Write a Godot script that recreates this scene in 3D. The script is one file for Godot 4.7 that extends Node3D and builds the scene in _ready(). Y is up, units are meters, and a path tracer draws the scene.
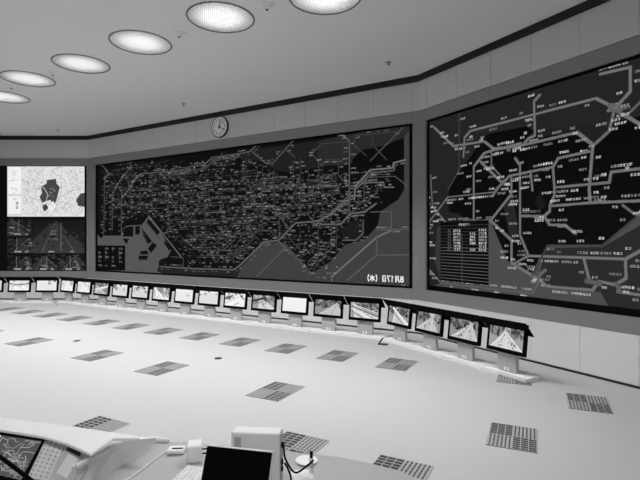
extends Node3D
# A traffic control room: angled walls with map screens, a row of road camera monitors, a control desk in front.
# Walls: the x axis of each wall's frame runs along it, y is up, z points into the room.

const CEIL := 6.05
const EYE := 2.2
var M := {}
var rng := RandomNumberGenerator.new()
var used := {}


# ------------------------------------------------------------------ drawing of screen pictures
class Canvas:
	var w: int
	var h: int
	var d := PackedByteArray()
	var kx := 1.0
	var ky := 1.0
	var top := 0.0
	var rng := RandomNumberGenerator.new()

	func _init(ww: int, hh: int, bg: int, sx := 1.0, sy := 1.0, t := 0.0, sd := 1):
		w = ww; h = hh; kx = sx; ky = sy; top = t
		d.resize(w * h); d.fill(bg); rng.seed = sd

	func pt(s: float, y: float) -> Vector2:
		return Vector2(s * kx, (top - y) * ky)

	func dot(x: float, y: float, r: float, g: int) -> void:
		var x0 := maxi(0, int(ceil(x - r))); var x1 := mini(w - 1, int(floor(x + r)))
		var y0 := maxi(0, int(ceil(y - r))); var y1 := mini(h - 1, int(floor(y + r)))
		for j in range(y0, y1 + 1):
			for i in range(x0, x1 + 1):
				d[j * w + i] = g

	func seg(a: Vector2, b: Vector2, wid: float, g: int) -> void:
		var n := int(a.distance_to(b) / maxf(0.8, wid * 0.35)) + 1
		for i in n + 1:
			var p := a.lerp(b, float(i) / n)
			dot(p.x, p.y, wid * 0.5, g)

	func box(x0: float, y0: float, x1: float, y1: float, g: int) -> void:
		for j in range(maxi(0, int(y0)), mini(h, int(y1))):
			for i in range(maxi(0, int(x0)), mini(w, int(x1))):
				d[j * w + i] = g

	func area(p: PackedVector2Array, g: int) -> void:
		var lo := 1e9; var hi := -1e9
		for q in p:
			lo = minf(lo, q.y); hi = maxf(hi, q.y)
		for j in range(maxi(0, int(lo)), mini(h, int(hi) + 1)):
			var xs := []
			var y := j + 0.5
			for i in p.size():
				var a := p[i]; var b := p[(i + 1) % p.size()]
				if (a.y > y) != (b.y > y):
					xs.append(a.x + (y - a.y) / (b.y - a.y) * (b.x - a.x))
			xs.sort()
			for n in range(0, xs.size() - 1, 2):
				for i in range(maxi(0, int(round(xs[n]))), mini(w, int(round(xs[n + 1])))):
					d[j * w + i] = g

	func pts(l: Array) -> PackedVector2Array:
		var r := PackedVector2Array()
		for i in range(0, l.size(), 2):
			r.append(pt(l[i], l[i + 1]))
		return r

	func poly(l: Array, g: int) -> void:
		area(pts(l), g)

	func glyph(x: float, y: float, s: float, g: int) -> void:
		var t := maxf(1.3, s / 6.0)
		var hn := rng.randi_range(2, 3)
		for n in hn:
			var yy := y + s * (n + 0.5) / hn
			seg(Vector2(x + s * rng.randf_range(0.05, 0.2), yy), Vector2(x + s * rng.randf_range(0.75, 0.9), yy), t, g)
		for n in rng.randi_range(1, 2):
			var xx := x + s * rng.randf_range(0.15, 0.85)
			seg(Vector2(xx, y + s * 0.05), Vector2(xx + s * rng.randf_range(-0.15, 0.15), y + s * 0.92), t, g)

	func words(x: float, y: float, s: float, n: int, g: int, upright := false) -> void:
		for i in n:
			glyph(x if upright else x + i * s, y + i * s if upright else y, s * 0.92, g)

	func road(l: Array, g: int, wid: float, lab: int) -> void:
		var p := pts(l)
		for i in p.size() - 1:
			seg(p[i], p[i + 1], wid * kx * (0.58 if top > 509.6 else 0.52), g)
		if wid > 5:
			for i in p.size() - 1:
				seg(p[i], p[i + 1], wid * kx * 0.15, g + 12)
		if lab == 0:
			return
		var cs := (4.7 if top > 509.5 else 3.6) * kx
		for i in p.size() - 1:
			var a := p[i]; var b := p[i + 1]
			var ln := a.distance_to(b)
			var n := int(ln / (cs * [0.0, 7.0, 4.2, 3.0][lab]) + rng.randf())
			for k in n:
				var c := a.lerp(b, (k + rng.randf_range(0.2, 0.8)) / n)
				var u := (b - a) / maxf(ln, 0.01)
				var side := 1.0 if rng.randf() < 0.5 else -1.0
				var cnt := rng.randi_range(2, 4)
				var off := Vector2(-u.y, u.x) * side * (wid * kx * 0.5 + cs * 0.9)
				if absf(u.y) > 0.5:
					off.x = side * (wid * kx * 0.5 + cs * (0.4 + cnt * 0.5))
				c += off
				words(c.x - cnt * cs * 0.5, c.y - cs * 0.5, cs, cnt, rng.randi_range(125, 225) if top > 509.5 else rng.randi_range(85, 150))

	func texture() -> ImageTexture:
		var im := Image.create_from_data(w, h, false, Image.FORMAT_L8, d)
		im.convert(Image.FORMAT_RGB8)
		return ImageTexture.create_from_image(im)

	func strokes(x: float, y: float, sw: float, sh: float, l: Array, g: int, t: float) -> void:
		# strokes of one character in a unit box, y downwards, mirrored as they are in the picture
		for st in l:
			for i in range(0, st.size() - 2, 2):
				seg(Vector2(x + (1.0 - st[i]) * sw, y + st[i + 1] * sh), Vector2(x + (1.0 - st[i + 2]) * sw, y + st[i + 3] * sh), t, g)


# ------------------------------------------------------------------ shapes
func newst() -> SurfaceTool:
	var st := SurfaceTool.new()
	st.begin(Mesh.PRIMITIVE_TRIANGLES)
	st.set_smooth_group(-1)
	return st


func tri(st: SurfaceTool, a: Vector3, b: Vector3, c: Vector3, out: Vector3) -> void:
	if (b - a).cross(c - a).dot(out) > 0:
		var t := b; b = c; c = t
	st.add_vertex(a); st.add_vertex(b); st.add_vertex(c)


func quad(st: SurfaceTool, a: Vector3, b: Vector3, c: Vector3, d: Vector3, out: Vector3) -> void:
	tri(st, a, b, c, out); tri(st, a, c, d, out)


func box(st: SurfaceTool, c: Vector3, s: Vector3, bev := 0.0, bs := Basis.IDENTITY) -> void:
	var h := s * 0.5
	bev = minf(bev, minf(h.x, minf(h.y, h.z)) * 0.9)
	for ax in 3:
		for sg in [-1.0, 1.0]:
			var u := (ax + 1) % 3; var v := (ax + 2) % 3
			var p := []
			for k in [[-1, -1], [1, -1], [1, 1], [-1, 1]]:
				var q := Vector3.ZERO
				q[ax] = sg * h[ax]; q[u] = k[0] * (h[u] - bev); q[v] = k[1] * (h[v] - bev)
				p.append(c + bs * q)
			var o := Vector3.ZERO; o[ax] = sg
			quad(st, p[0], p[1], p[2], p[3], bs * o)
	if bev <= 0.0:
		return
	for ax in 3:
		var u := (ax + 1) % 3; var v := (ax + 2) % 3
		for su in [-1.0, 1.0]:
			for sv in [-1.0, 1.0]:
				var p := []
				for e in [-1.0, 1.0]:
					var q := Vector3.ZERO
					q[ax] = e * (h[ax] - bev); q[u] = su * h[u]; q[v] = sv * (h[v] - bev); p.append(c + bs * q)
					q[u] = su * (h[u] - bev); q[v] = sv * h[v]; p.append(c + bs * q)
				var o := Vector3.ZERO; o[u] = su; o[v] = sv
				quad(st, p[0], p[1], p[3], p[2], bs * o)
	for sx in [-1.0, 1.0]:
		for sy in [-1.0, 1.0]:
			for sz in [-1.0, 1.0]:
				var g := Vector3(sx, sy, sz)
				var a := g * h - g * Vector3(0, bev, bev); var b := g * h - g * Vector3(bev, 0, bev); var d := g * h - g * Vector3(bev, bev, 0)
				tri(st, c + bs * a, c + bs * b, c + bs * d, bs * g)


func box_mesh(s: Vector3, bev := 0.0, c := Vector3.ZERO) -> ArrayMesh:
	var st := newst(); box(st, c, s, bev)
	return done(st)


func done(st: SurfaceTool) -> ArrayMesh:
	st.generate_normals()
	return st.commit()


# a flat outline in x and z raised from y0 to y1, its upper edge chamfered
func slab(st: SurfaceTool, p: PackedVector2Array, y0: float, y1: float, bev := 0.0) -> void:
	var ids := Geometry2D.triangulate_polygon(p)
	var inner := p
	if bev > 0:
		inner = PackedVector2Array()
		var area2 := 0.0
		for i in p.size():
			area2 += p[i].cross(p[(i + 1) % p.size()])
		for i in p.size():
			var a := (p[i] - p[i - 1]).normalized(); var b := (p[(i + 1) % p.size()] - p[i]).normalized()
			var na := Vector2(-a.y, a.x) * signf(area2); var nb := Vector2(-b.y, b.x) * signf(area2)
			inner.append(p[i] + (na + nb) / maxf(0.5, 1.0 + na.dot(nb)) * bev)
	for i in range(0, ids.size(), 3):
		tri(st, v3(inner[ids[i]], y1), v3(inner[ids[i + 1]], y1), v3(inner[ids[i + 2]], y1), Vector3.UP)
		tri(st, v3(p[ids[i]], y0), v3(p[ids[i + 1]], y0), v3(p[ids[i + 2]], y0), Vector3.DOWN)
	var ar := 0.0
	for i in p.size():
		ar += p[i].cross(p[(i + 1) % p.size()])
	for i in p.size():
		var j := (i + 1) % p.size()
		var e := p[j] - p[i]
		var o := Vector3(e.y, 0, -e.x) * signf(ar)
		quad(st, v3(p[i], y0), v3(p[j], y0), v3(p[j], y1 - bev), v3(p[i], y1 - bev), o)
		if bev > 0:
			quad(st, v3(p[i], y1 - bev), v3(p[j], y1 - bev), v3(inner[j], y1), v3(inner[i], y1), o + Vector3.UP * o.length())


func v3(p: Vector2, y: float) -> Vector3:
	return Vector3(p.x, y, p.y)


# a plate in space: outline points, thickness downwards along the normal
func plate(l: Array, n: Vector3, t: float) -> ArrayMesh:
	var st := newst()
	var c := Vector3.ZERO
	for p in l:
		c += p / l.size()
	var ax: Vector3 = (l[1] - l[0]).normalized(); var ay := n.cross(ax)
	var flat := PackedVector2Array()
	for p in l:
		flat.append(Vector2((p - c).dot(ax), (p - c).dot(ay)))
	var ids := Geometry2D.triangulate_polygon(flat)
	for i in range(0, ids.size(), 3):
		tri(st, l[ids[i]], l[ids[i + 1]], l[ids[i + 2]], n)
		tri(st, l[ids[i]] - n * t, l[ids[i + 1]] - n * t, l[ids[i + 2]] - n * t, -n)
	for i in l.size():
		var a: Vector3 = l[i]; var b: Vector3 = l[(i + 1) % l.size()]
		quad(st, a, b, b - n * t, a - n * t, (a + b) * 0.5 - c)
	return done(st)


func lathe(prof: Array, segs := 40) -> ArrayMesh:
	var st := SurfaceTool.new()
	st.begin(Mesh.PRIMITIVE_TRIANGLES)
	for i in prof.size() - 1:
		var a: Vector2 = prof[i]; var b: Vector2 = prof[i + 1]
		st.set_smooth_group(i)
		for k in segs:
			var t0 := TAU * k / segs; var t1 := TAU * (k + 1) / segs
			var p := [Vector3(a.x * cos(t0), a.y, a.x * sin(t0)), Vector3(a.x * cos(t1), a.y, a.x * sin(t1)), Vector3(b.x * cos(t1), b.y, b.x * sin(t1)), Vector3(b.x * cos(t0), b.y, b.x * sin(t0))]
			var e := b - a
			var o := Vector3(e.y * cos((t0 + t1) / 2), -e.x, e.y * sin((t0 + t1) / 2))
			if a.x > 1e-5:
				tri(st, p[0], p[1], p[2], o)
			if b.x > 1e-5:
				tri(st, p[0], p[2], p[3], o)
	return done(st)


func tube(l: Array, r: float, segs := 8) -> ArrayMesh:
	var cv := Curve3D.new()
	for i in l.size():
		var t: Vector3 = (l[mini(i + 1, l.size() - 1)] - l[maxi(i - 1, 0)]) / 6.0
		cv.add_point(l[i], -t, t)
	var st := SurfaceTool.new()
	st.begin(Mesh.PRIMITIVE_TRIANGLES)
	st.set_smooth_group(0)
	var n := maxi(6, l.size() * 5)
	var ln := cv.get_baked_length()
	var rings := []
	for i in n + 1:
		var p := cv.sample_baked(ln * i / n, true)
		var dir := (cv.sample_baked(minf(ln, ln * i / n + 0.004), true) - cv.sample_baked(maxf(0, ln * i / n - 0.004), true)).normalized()
		var s := dir.cross(Vector3(0.13, 0.97, 0.2)).normalized(); var u := s.cross(dir)
		var ring := []
		for k in segs:
			ring.append(p + (s * cos(TAU * k / segs) + u * sin(TAU * k / segs)) * r)
		rings.append([p, ring])
	for i in n:
		for k in segs:
			var a = rings[i][1][k]; var b = rings[i][1][(k + 1) % segs]; var c = rings[i + 1][1][(k + 1) % segs]; var d = rings[i + 1][1][k]
			quad(st, a, b, c, d, (a + b) * 0.5 - rings[i][0])
	for e in [0, n]:
		for k in segs:
			tri(st, rings[e][0], rings[e][1][k], rings[e][1][(k + 1) % segs], rings[e][0] - rings[1 if e == 0 else n - 1][0])
	return done(st)


# a screen sheet facing +z with texture coordinates, on a thin body
func screen_mesh(sz: Vector2, u0 := 0.0, u1 := 1.0, thick := 0.03, v0 := 0.0, v1 := 1.0) -> ArrayMesh:
	var st := newst()
	var h := sz * 0.5
	var c := [Vector3(-h.x, -h.y, 0), Vector3(h.x, -h.y, 0), Vector3(h.x, h.y, 0), Vector3(-h.x, h.y, 0)]
	var uv := [Vector2(u0, v1), Vector2(u1, v1), Vector2(u1, v0), Vector2(u0, v0)]
	for k in [0, 2, 1, 0, 3, 2]:
		st.set_uv(uv[k]); st.add_vertex(c[k])
	st.set_uv(Vector2(0.002, 0.002))
	var b := []
	for q in c:
		b.append(q - Vector3(0, 0, thick))
	for i in 4:
		var j := (i + 1) % 4
		quad(st, c[i], c[j], b[j], b[i], (c[i] + c[j]) * 0.5)
	quad(st, b[0], b[1], b[2], b[3], Vector3.FORWARD)
	return done(st)


# ------------------------------------------------------------------ nodes
func numbered(n: String) -> String:
	used[n] = used.get(n, -1) + 1
	return n if used[n] == 0 else "%s_%03d" % [n, used[n]]


func thing(called: String, label: String, category: String, at := Vector3.ZERO, turn := 0.0, group := "") -> Node3D:
	var o := Node3D.new()
	o.name = numbered(called); add_child(o, true)
	o.position = at; o.rotation.y = turn
	tag(o, label, category, group)
	return o


func tag(o: Node, label: String, category: String, group := "") -> void:
	o.set_meta("label", label); o.set_meta("category", category)
	if group:
		o.set_meta("group", group)


func part(called: String, m: Mesh, mt: Material, parent: Node, at := Vector3.ZERO, bs := Basis.IDENTITY) -> MeshInstance3D:
	var o := MeshInstance3D.new()
	o.mesh = m; o.material_override = mt; o.name = called
	var taken := {}
	for c in parent.get_children():
		taken[str(c.name)] = true
	var n := 1
	while taken.has(str(o.name)):
		o.name = "%s_%03d" % [called, n]; n += 1
	parent.add_child(o, true)
	o.transform = Transform3D(bs, at)
	return o


func lone(called: String, m: Mesh, mt: Material, label: String, category: String, at := Vector3.ZERO, group := "", turn := 0.0) -> MeshInstance3D:
	var o := MeshInstance3D.new()
	o.mesh = m; o.material_override = mt; o.name = numbered(called)
	add_child(o, true); o.position = at; o.rotation.y = turn
	tag(o, label, category, group)
	return o


func structure(called: String, m: Mesh, mt: Material, at := Vector3.ZERO, turn := 0.0) -> MeshInstance3D:
	var o := MeshInstance3D.new()
	o.mesh = m; o.material_override = mt; o.name = called
	add_child(o, true); o.position = at; o.rotation.y = turn
	o.set_meta("kind", "structure")
	return o


func grey(g: float, rough := 0.6, metal := 0.0, spec := 0.5) -> StandardMaterial3D:
	var m := StandardMaterial3D.new()
	m.albedo_color = Color(g, g, g); m.roughness = rough; m.metallic = metal; m.metallic_specular = spec
	return m


func grained(g0: float, g1: float, freq: float, scale: float, rough: float, sd: int) -> StandardMaterial3D:
	var n := FastNoiseLite.new()
	n.seed = sd; n.frequency = freq; n.fractal_octaves = 4
	var t := NoiseTexture2D.new()
	t.width = 512; t.height = 512; t.seamless = true; t.noise = n
	var gr := Gradient.new()
	gr.set_color(0, Color(g0, g0, g0)); gr.set_color(1, Color(g1, g1, g1))
	t.color_ramp = gr
	var m := StandardMaterial3D.new()
	m.albedo_texture = t; m.roughness = rough
	m.uv1_triplanar = true; m.uv1_world_triplanar = true; m.uv1_scale = Vector3.ONE * scale
	return m


func glowing(tex: Texture2D, strength := 1.0) -> StandardMaterial3D:
	var m := grey(0.03, 0.5, 0.0, 0.15)
	m.emission_enabled = true; m.emission = Color.BLACK
	m.emission_operator = BaseMaterial3D.EMISSION_OP_ADD
	m.emission_texture = tex; m.emission = Color.WHITE
	m.emission_operator = BaseMaterial3D.EMISSION_OP_MULTIPLY
	m.emission_energy_multiplier = strength
	return m


# ------------------------------------------------------------------ the place
const A := Vector2(-8.57, -17.58)
const B := Vector2(2.306, -11.12)
const TURN_C := -30.709
const TURN_R := -59.8


func on_wall(o: Vector2, deg: float, s: float, y: float, z: float) -> Vector3:
	return Vector3(o.x, 0, o.y) + Basis(Vector3.UP, deg_to_rad(deg)) * Vector3(s, y, z)


func _ready() -> void:
	rng.seed = 7
	# ---- camera, surroundings, exposure
	var cam := Camera3D.new()
	cam.name = "camera"; add_child(cam)
	cam.position = Vector3(0, EYE, 0)
	cam.fov = rad_to_deg(2.0 * atan(240.0 / 475.0)); cam.near = 0.05; cam.far = 100.0
	cam.current = true
	var env := Environment.new()
	env.background_mode = Environment.BG_COLOR; env.background_color = Color.BLACK
	env.ambient_light_source = Environment.AMBIENT_SOURCE_DISABLED
	env.tonemap_mode = Environment.TONE_MAPPER_LINEAR
	env.tonemap_exposure = 1.0
	env.sdfgi_enabled = true; env.ssao_enabled = true; env.ssil_enabled = true
	var we := WorldEnvironment.new()
	we.name = "surroundings"; we.environment = env; add_child(we)

	# ---- materials
	M.floor = grained(0.70, 0.83, 0.16, 1.4, 0.85, 3)
	M.ceil = grey(0.93, 0.9)
	M.wall = grey(0.84, 0.6)
	M.low = grey(0.94, 0.55)
	M.frame = grey(0.57, 0.5, 0.0, 0.5)
	M.core = grey(0.10, 0.9)
	M.black = grey(0.03, 0.6, 0.0, 0.2)
	M.plastic = grey(0.05, 0.6, 0.0, 0.1)
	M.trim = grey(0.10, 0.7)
	M.white = grey(0.98, 0.45)
	M.pale = grey(0.82, 0.5)
	M.mid = grey(0.74, 0.55)
	M.dark = grey(0.2, 0.6)
	M.desk = grey(0.70, 0.45)
	M.ring = grey(0.5, 0.5)

	lamps()
	shell()
	screens()
	stations()
	vents()
	ceiling_bits()
	clock()
	desk()
	for l in find_children("*", "GeometryInstance3D", true, false):
		l.cast_shadow = GeometryInstance3D.SHADOW_CASTING_SETTING_ON


# ---- the row of round downlights; its own light sits in each lamp
var spots := [Vector2(-8.48, -12.79), Vector2(-6.98, -11.36), Vector2(-5.22, -10.39), Vector2(-3.5, -9.28), Vector2(-1.72, -8.24), Vector2(0.08, -7.53),
	Vector2(1.65, -6.2), Vector2(-0.6, -0.6), Vector2(-8.0, -4.5), Vector2(-10.2, -14.1), Vector2(-11.6, -12.4)]


func lamps() -> void:
	var ds := newst()
	for k in 48:
		var pts := [Vector2.ZERO, Vector2.from_angle(TAU * k / 48) * 0.555, Vector2.from_angle(TAU * (k + 1) / 48) * 0.555]
		for q in pts:
			ds.set_uv(q / 1.11 + Vector2(0.5, 0.5)); ds.add_vertex(v3(q, 0))
	var disc := done(ds)
	var can := lathe([Vector2(0.574, 0.0), Vector2(0.558, 0.0), Vector2(0.558, 0.06), Vector2(0.568, 0.06), Vector2(0.568, 0.004)], 48)
	var ring := lathe([Vector2(0.556, 0.002), Vector2(0.558, -0.012), Vector2(0.578, -0.014), Vector2(0.588, -0.004), Vector2(0.588, 0.0)], 48)
	var st := newst()
	for i in range(-11, 12):
		var x := i * 0.046
		var hl := sqrt(maxf(0.0, 0.55 * 0.55 - x * x))
		if hl < 0.05:
			continue
		box(st, Vector3(x, 0.012, 0), Vector3(0.003, 0.02, hl * 2))
		box(st, Vector3(0, 0.012, x), Vector3(hl * 2, 0.02, 0.003))
	var grid := done(st)
	var n := 256
	var im := Image.create(n, n, false, Image.FORMAT_RGB8)
	var glow := grey(0.85, 0.6)
	glow.emission_enabled = true; glow.emission = Color(1, 1, 1)
	glow.emission_energy_multiplier = LAMP_GLOW
	for j in n:
		for i in n:
			var q := Vector2(i - 127.5, j - 127.5).length() / 128.0
			var b := clampf(1.15 - 0.75 * q * q, 0.3, 1.0)
			im.set_pixel(i, j, Color(b, b, b))
	glow.emission_texture = ImageTexture.create_from_image(im)
	glow.emission_operator = BaseMaterial3D.EMISSION_OP_MULTIPLY
	var louvre := grey(0.9, 0.5)
	var names := ["leftmost round ceiling light, cut by the photo's left edge", "second round ceiling light from the left edge of the photo", "third round ceiling light from the left edge of the photo", "fourth round ceiling light from the left, lens grid showing at its far side", "fifth round ceiling light from the left, fully in view and blazing white", "rightmost round ceiling light, cut by the photo's top edge"]
	var first: Node3D
	for i in spots.size():
		var lb: String = names[i] if i < names.size() else "round ceiling light lying beyond the edges of the photo"
		var at := Vector3(spots[i].x, CEIL, spots[i].y)
		var t: Node3D
		if i == 0:
			t = thing("downlight", lb, "ceiling light", at, deg_to_rad(TURN_C), "round ceiling lights in a row")
			part("diffuser", disc, glow, t, Vector3(0, 0.04, 0), Basis(Vector3.RIGHT, PI))
			part("reflector", can, M.white, t)
			part("lens_grid", grid, louvre, t)
			part("trim_ring", ring, M.ring, t)
			first = t
		else:
			t = first.duplicate()
			t.name = numbered("downlight"); add_child(t, true); t.position = at
			tag(t, lb, "ceiling light", "round ceiling lights in a row")
		var l := SpotLight3D.new()
		l.name = "lamp_light"
		t.add_child(l, true) if i == 0 else null
		if i > 0:
			l.free()
			continue
		l.rotation.x = -PI / 2
		l.position = Vector3(0, -0.03, 0)
		l.light_size = 0.4
		l.spot_angle = LAMP_CONE; l.spot_angle_attenuation = LAMP_SOFT
		l.light_energy = LAMP_ENERGY
		l.spot_range = 40.0; l.spot_attenuation = 2.0
		l.shadow_enabled = true


const LAMP_GLOW := 2.2
const LAMP_CONE := 62.0
const LAMP_SOFT := 0.6
const LAMP_ENERGY := 13.0


func shell() -> void:
	structure("floor", box_mesh(Vector3(34, 0.2, 26), 0.0, Vector3(-6, -0.1, -7)), M.floor)
	var c := CSGBox3D.new()
	c.name = "ceiling"; c.size = Vector3(34, 0.5, 26); c.position = Vector3(-6, CEIL + 0.25, -7); c.material = M.ceil
	add_child(c, true); c.set_meta("kind", "structure")
	for s in spots:
		var k := CSGCylinder3D.new()
		k.name = "opening"; k.radius = 0.572; k.height = 0.24; k.sides = 48
		k.operation = CSGShape3D.OPERATION_SUBTRACTION
		c.add_child(k, true); k.position = Vector3(s.x + 6, -0.25, s.y + 7); k.material = M.white
	# walls: name, start, turn, length, joints of the panels, screen opening from and to
	var jc := [0.0]
	for k in 13:
		jc.append(0.51 + k)
	jc.append(12.65)
	var jr := [0.0]
	for k in 14:
		jr.append(0.27 + k * 0.9)
	jr.append(12.65)
	var jl := []
	for k in range(13, -1, -1):
		jl.append(12.37 - k * 0.98)
	jl[0] = -0.35; jl.append(12.43)
	wall("centre", A, TURN_C, 12.65, jc, 0.363, 12.503, 1)
	wall("right", B, TURN_R, 12.65, jr, 0.229, 12.2, 2)
	wall("left", Vector2(-21.0, -17.58), 0.0, 12.43, jl, 0.5, 12.36, 3)
	# the plain walls behind the viewer and at the far left
	structure("wall_side", box_mesh(Vector3(0.3, 6.05, 24), 0, Vector3(-21.3, 3.025, -6)), M.wall)
	structure("wall_back", box_mesh(Vector3(34, 6.05, 0.3), 0, Vector3(-6, 3.025, 4.5)), M.wall)
	structure("wall_end", box_mesh(Vector3(0.3, 6.05, 6), 0, Vector3(9.2, 3.025, 2.2)), M.wall)


func wall(side: String, o: Vector2, deg: float, ln: float, joints: Array, o0: float, o1: float, num: int) -> void:
	var w := structure("wall_" + side, box_mesh(Vector3(ln + 0.3, 6.05, 0.15), 0, Vector3(ln / 2, 3.025, -0.42)), M.core, Vector3(o.x, 0, o.y), deg_to_rad(deg))
	var g := 0.005
	for i in joints.size() - 1:
		var a: float = joints[i]; var b: float = joints[i + 1]
		var wd := b - a - g
		var cx := (a + b) / 2
		var ends := i == 0 or i == joints.size() - 2
		if ends:
			wd += 0.012
			cx += -0.006 if i == 0 else 0.006
		var bv := 0.0 if ends else 0.004
		part("upper_panel", box_mesh(Vector3(wd, 0.68, 0.06), bv), M.wall, w, Vector3(cx, 5.225 + 0.345, -0.03))
		part("lower_panel", box_mesh(Vector3(wd, 0.745, 0.06), bv), M.low, w, Vector3(cx, 0.04 + 0.3735, -0.03))
		part("frame_panel", box_mesh(Vector3(wd + g - 0.0015, 0.262, 0.06), 0.001), M.frame, w, Vector3(cx, 4.96 + 0.131, -0.034))
		part("frame_panel", box_mesh(Vector3(wd + g - 0.0015, 0.26, 0.06), 0.001), M.frame, w, Vector3(cx, 0.79 + 0.13, -0.034))
	part("frame_post", box_mesh(Vector3(o0 + 0.02, 3.91, 0.06)), M.frame, w, Vector3((o0 - 0.02) / 2, 3.005, -0.035))
	part("frame_post", box_mesh(Vector3(ln - o1 + 0.02, 3.91, 0.06)), M.frame, w, Vector3((o1 + ln + 0.02) / 2, 3.005, -0.035))
	# black borders of the screen, level with its picture
	var edge: Array = [[0.01, 0.10, 0.035, 0.05], [0.01, 0.06, 0.035, 0.11], [0.01, 0.03, 0.02, 0.03]][num - 1]
	var oh := 3.91
	part("screen_border", box_mesh(Vector3(edge[0], oh, 0.06)), M.black, w, Vector3(o0 + edge[0] / 2, 3.005, -0.086))
	part("screen_border", box_mesh(Vector3(edge[1], oh, 0.06)), M.black, w, Vector3(o1 - edge[1] / 2, 3.005, -0.086))
	part("screen_border", box_mesh(Vector3(o1 - o0, edge[2], 0.06)), M.black, w, Vector3((o0 + o1) / 2, 4.96 - edge[2] / 2, -0.086))
	part("screen_border", box_mesh(Vector3(o1 - o0, edge[3], 0.06)), M.black, w, Vector3((o0 + o1) / 2, 1.05 + edge[3] / 2, -0.086))
	part("joint_strip", box_mesh(Vector3(ln, 0.022, 0.03)), M.dark, w, Vector3(ln / 2, 0.013, -0.02))
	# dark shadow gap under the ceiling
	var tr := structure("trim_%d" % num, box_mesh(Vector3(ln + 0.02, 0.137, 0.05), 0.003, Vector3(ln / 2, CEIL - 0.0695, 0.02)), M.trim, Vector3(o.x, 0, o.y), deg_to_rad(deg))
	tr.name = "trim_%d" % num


# ---- the three sunken screens
const KX := 2048.0 / 1260.0
const KY := 683.0 / 420.0


func wall_screen(o: Vector2, deg: float, s0: float, s1: float, tex: Texture2D, called: String, label: String, cols: int) -> void:
	var t := thing(called, label, "screen", Vector3(o.x, 0, o.y), deg_to_rad(deg))
	var mt := glowing(tex)
	var wd := (s1 - s0) / cols
	for i in cols:
		var a := s0 + wd * i
		part("display_panel", screen_mesh(Vector2(wd - 0.002, 4.1), a / 12.6, (a + wd) / 12.6, 0.04, 0.05 / 4.2, 1.0 - 0.05 / 4.2), mt, t, Vector3(a + wd / 2, 3.0, -0.12))


func screens() -> void:
	wall_screen(A, TURN_C, 0.04, 12.58, centre_map(), "map_screen", "wide central wall screen with dark road network map and mirrored date text", 4)
	wall_screen(B, TURN_R, 0.01, 12.25, right_map(), "map_screen", "wall screen at right with sparse highway map and black striped table", 4)
	wall_screen(Vector2(-21, -17.58), 0.0, 0.4, 12.4, left_feeds(), "video_screen", "wall screen at left showing a white district map above dark road videos", 4)


func city(k: Canvas, l: Array) -> void:
	var p := k.pts(l)
	var r := k.rng
	var lo := Vector2(1e9, 1e9); var hi := -lo
	for q in p:
		lo = lo.min(q); hi = hi.max(q)
	for n in 520:
		var a := Vector2(r.randf_range(lo.x, hi.x), r.randf_range(lo.y, hi.y))
		a.x = round(a.x / 16.0) * 16.0; a.y = round(a.y / 13.0) * 13.0
		var ln := r.randf_range(40, 190)
		var b := a + (Vector2(ln, 0) if r.randf() < 0.6 else (Vector2(0, ln * 0.6) if r.randf() < 0.7 else Vector2(ln * 0.5, ln * 0.45 * (1.0 if r.randf() < 0.5 else -1.0))))
		if Geometry2D.is_point_in_polygon(a, p) and Geometry2D.is_point_in_polygon(b, p):
			k.seg(a, b, r.randf_range(2.2, 4.0), r.randi_range(46, 78))
	for n in 2700:
		var a := Vector2(r.randf_range(lo.x, hi.x), r.randf_range(lo.y, hi.y))
		if Geometry2D.is_point_in_polygon(a, p):
			var s := r.randf_range(5.0, 7.0)
			k.words(a.x, round(a.y / 9.0) * 9.0 + r.randf_range(-2, 2), s, r.randi_range(1, 3), r.randi_range(45, 130))


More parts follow.
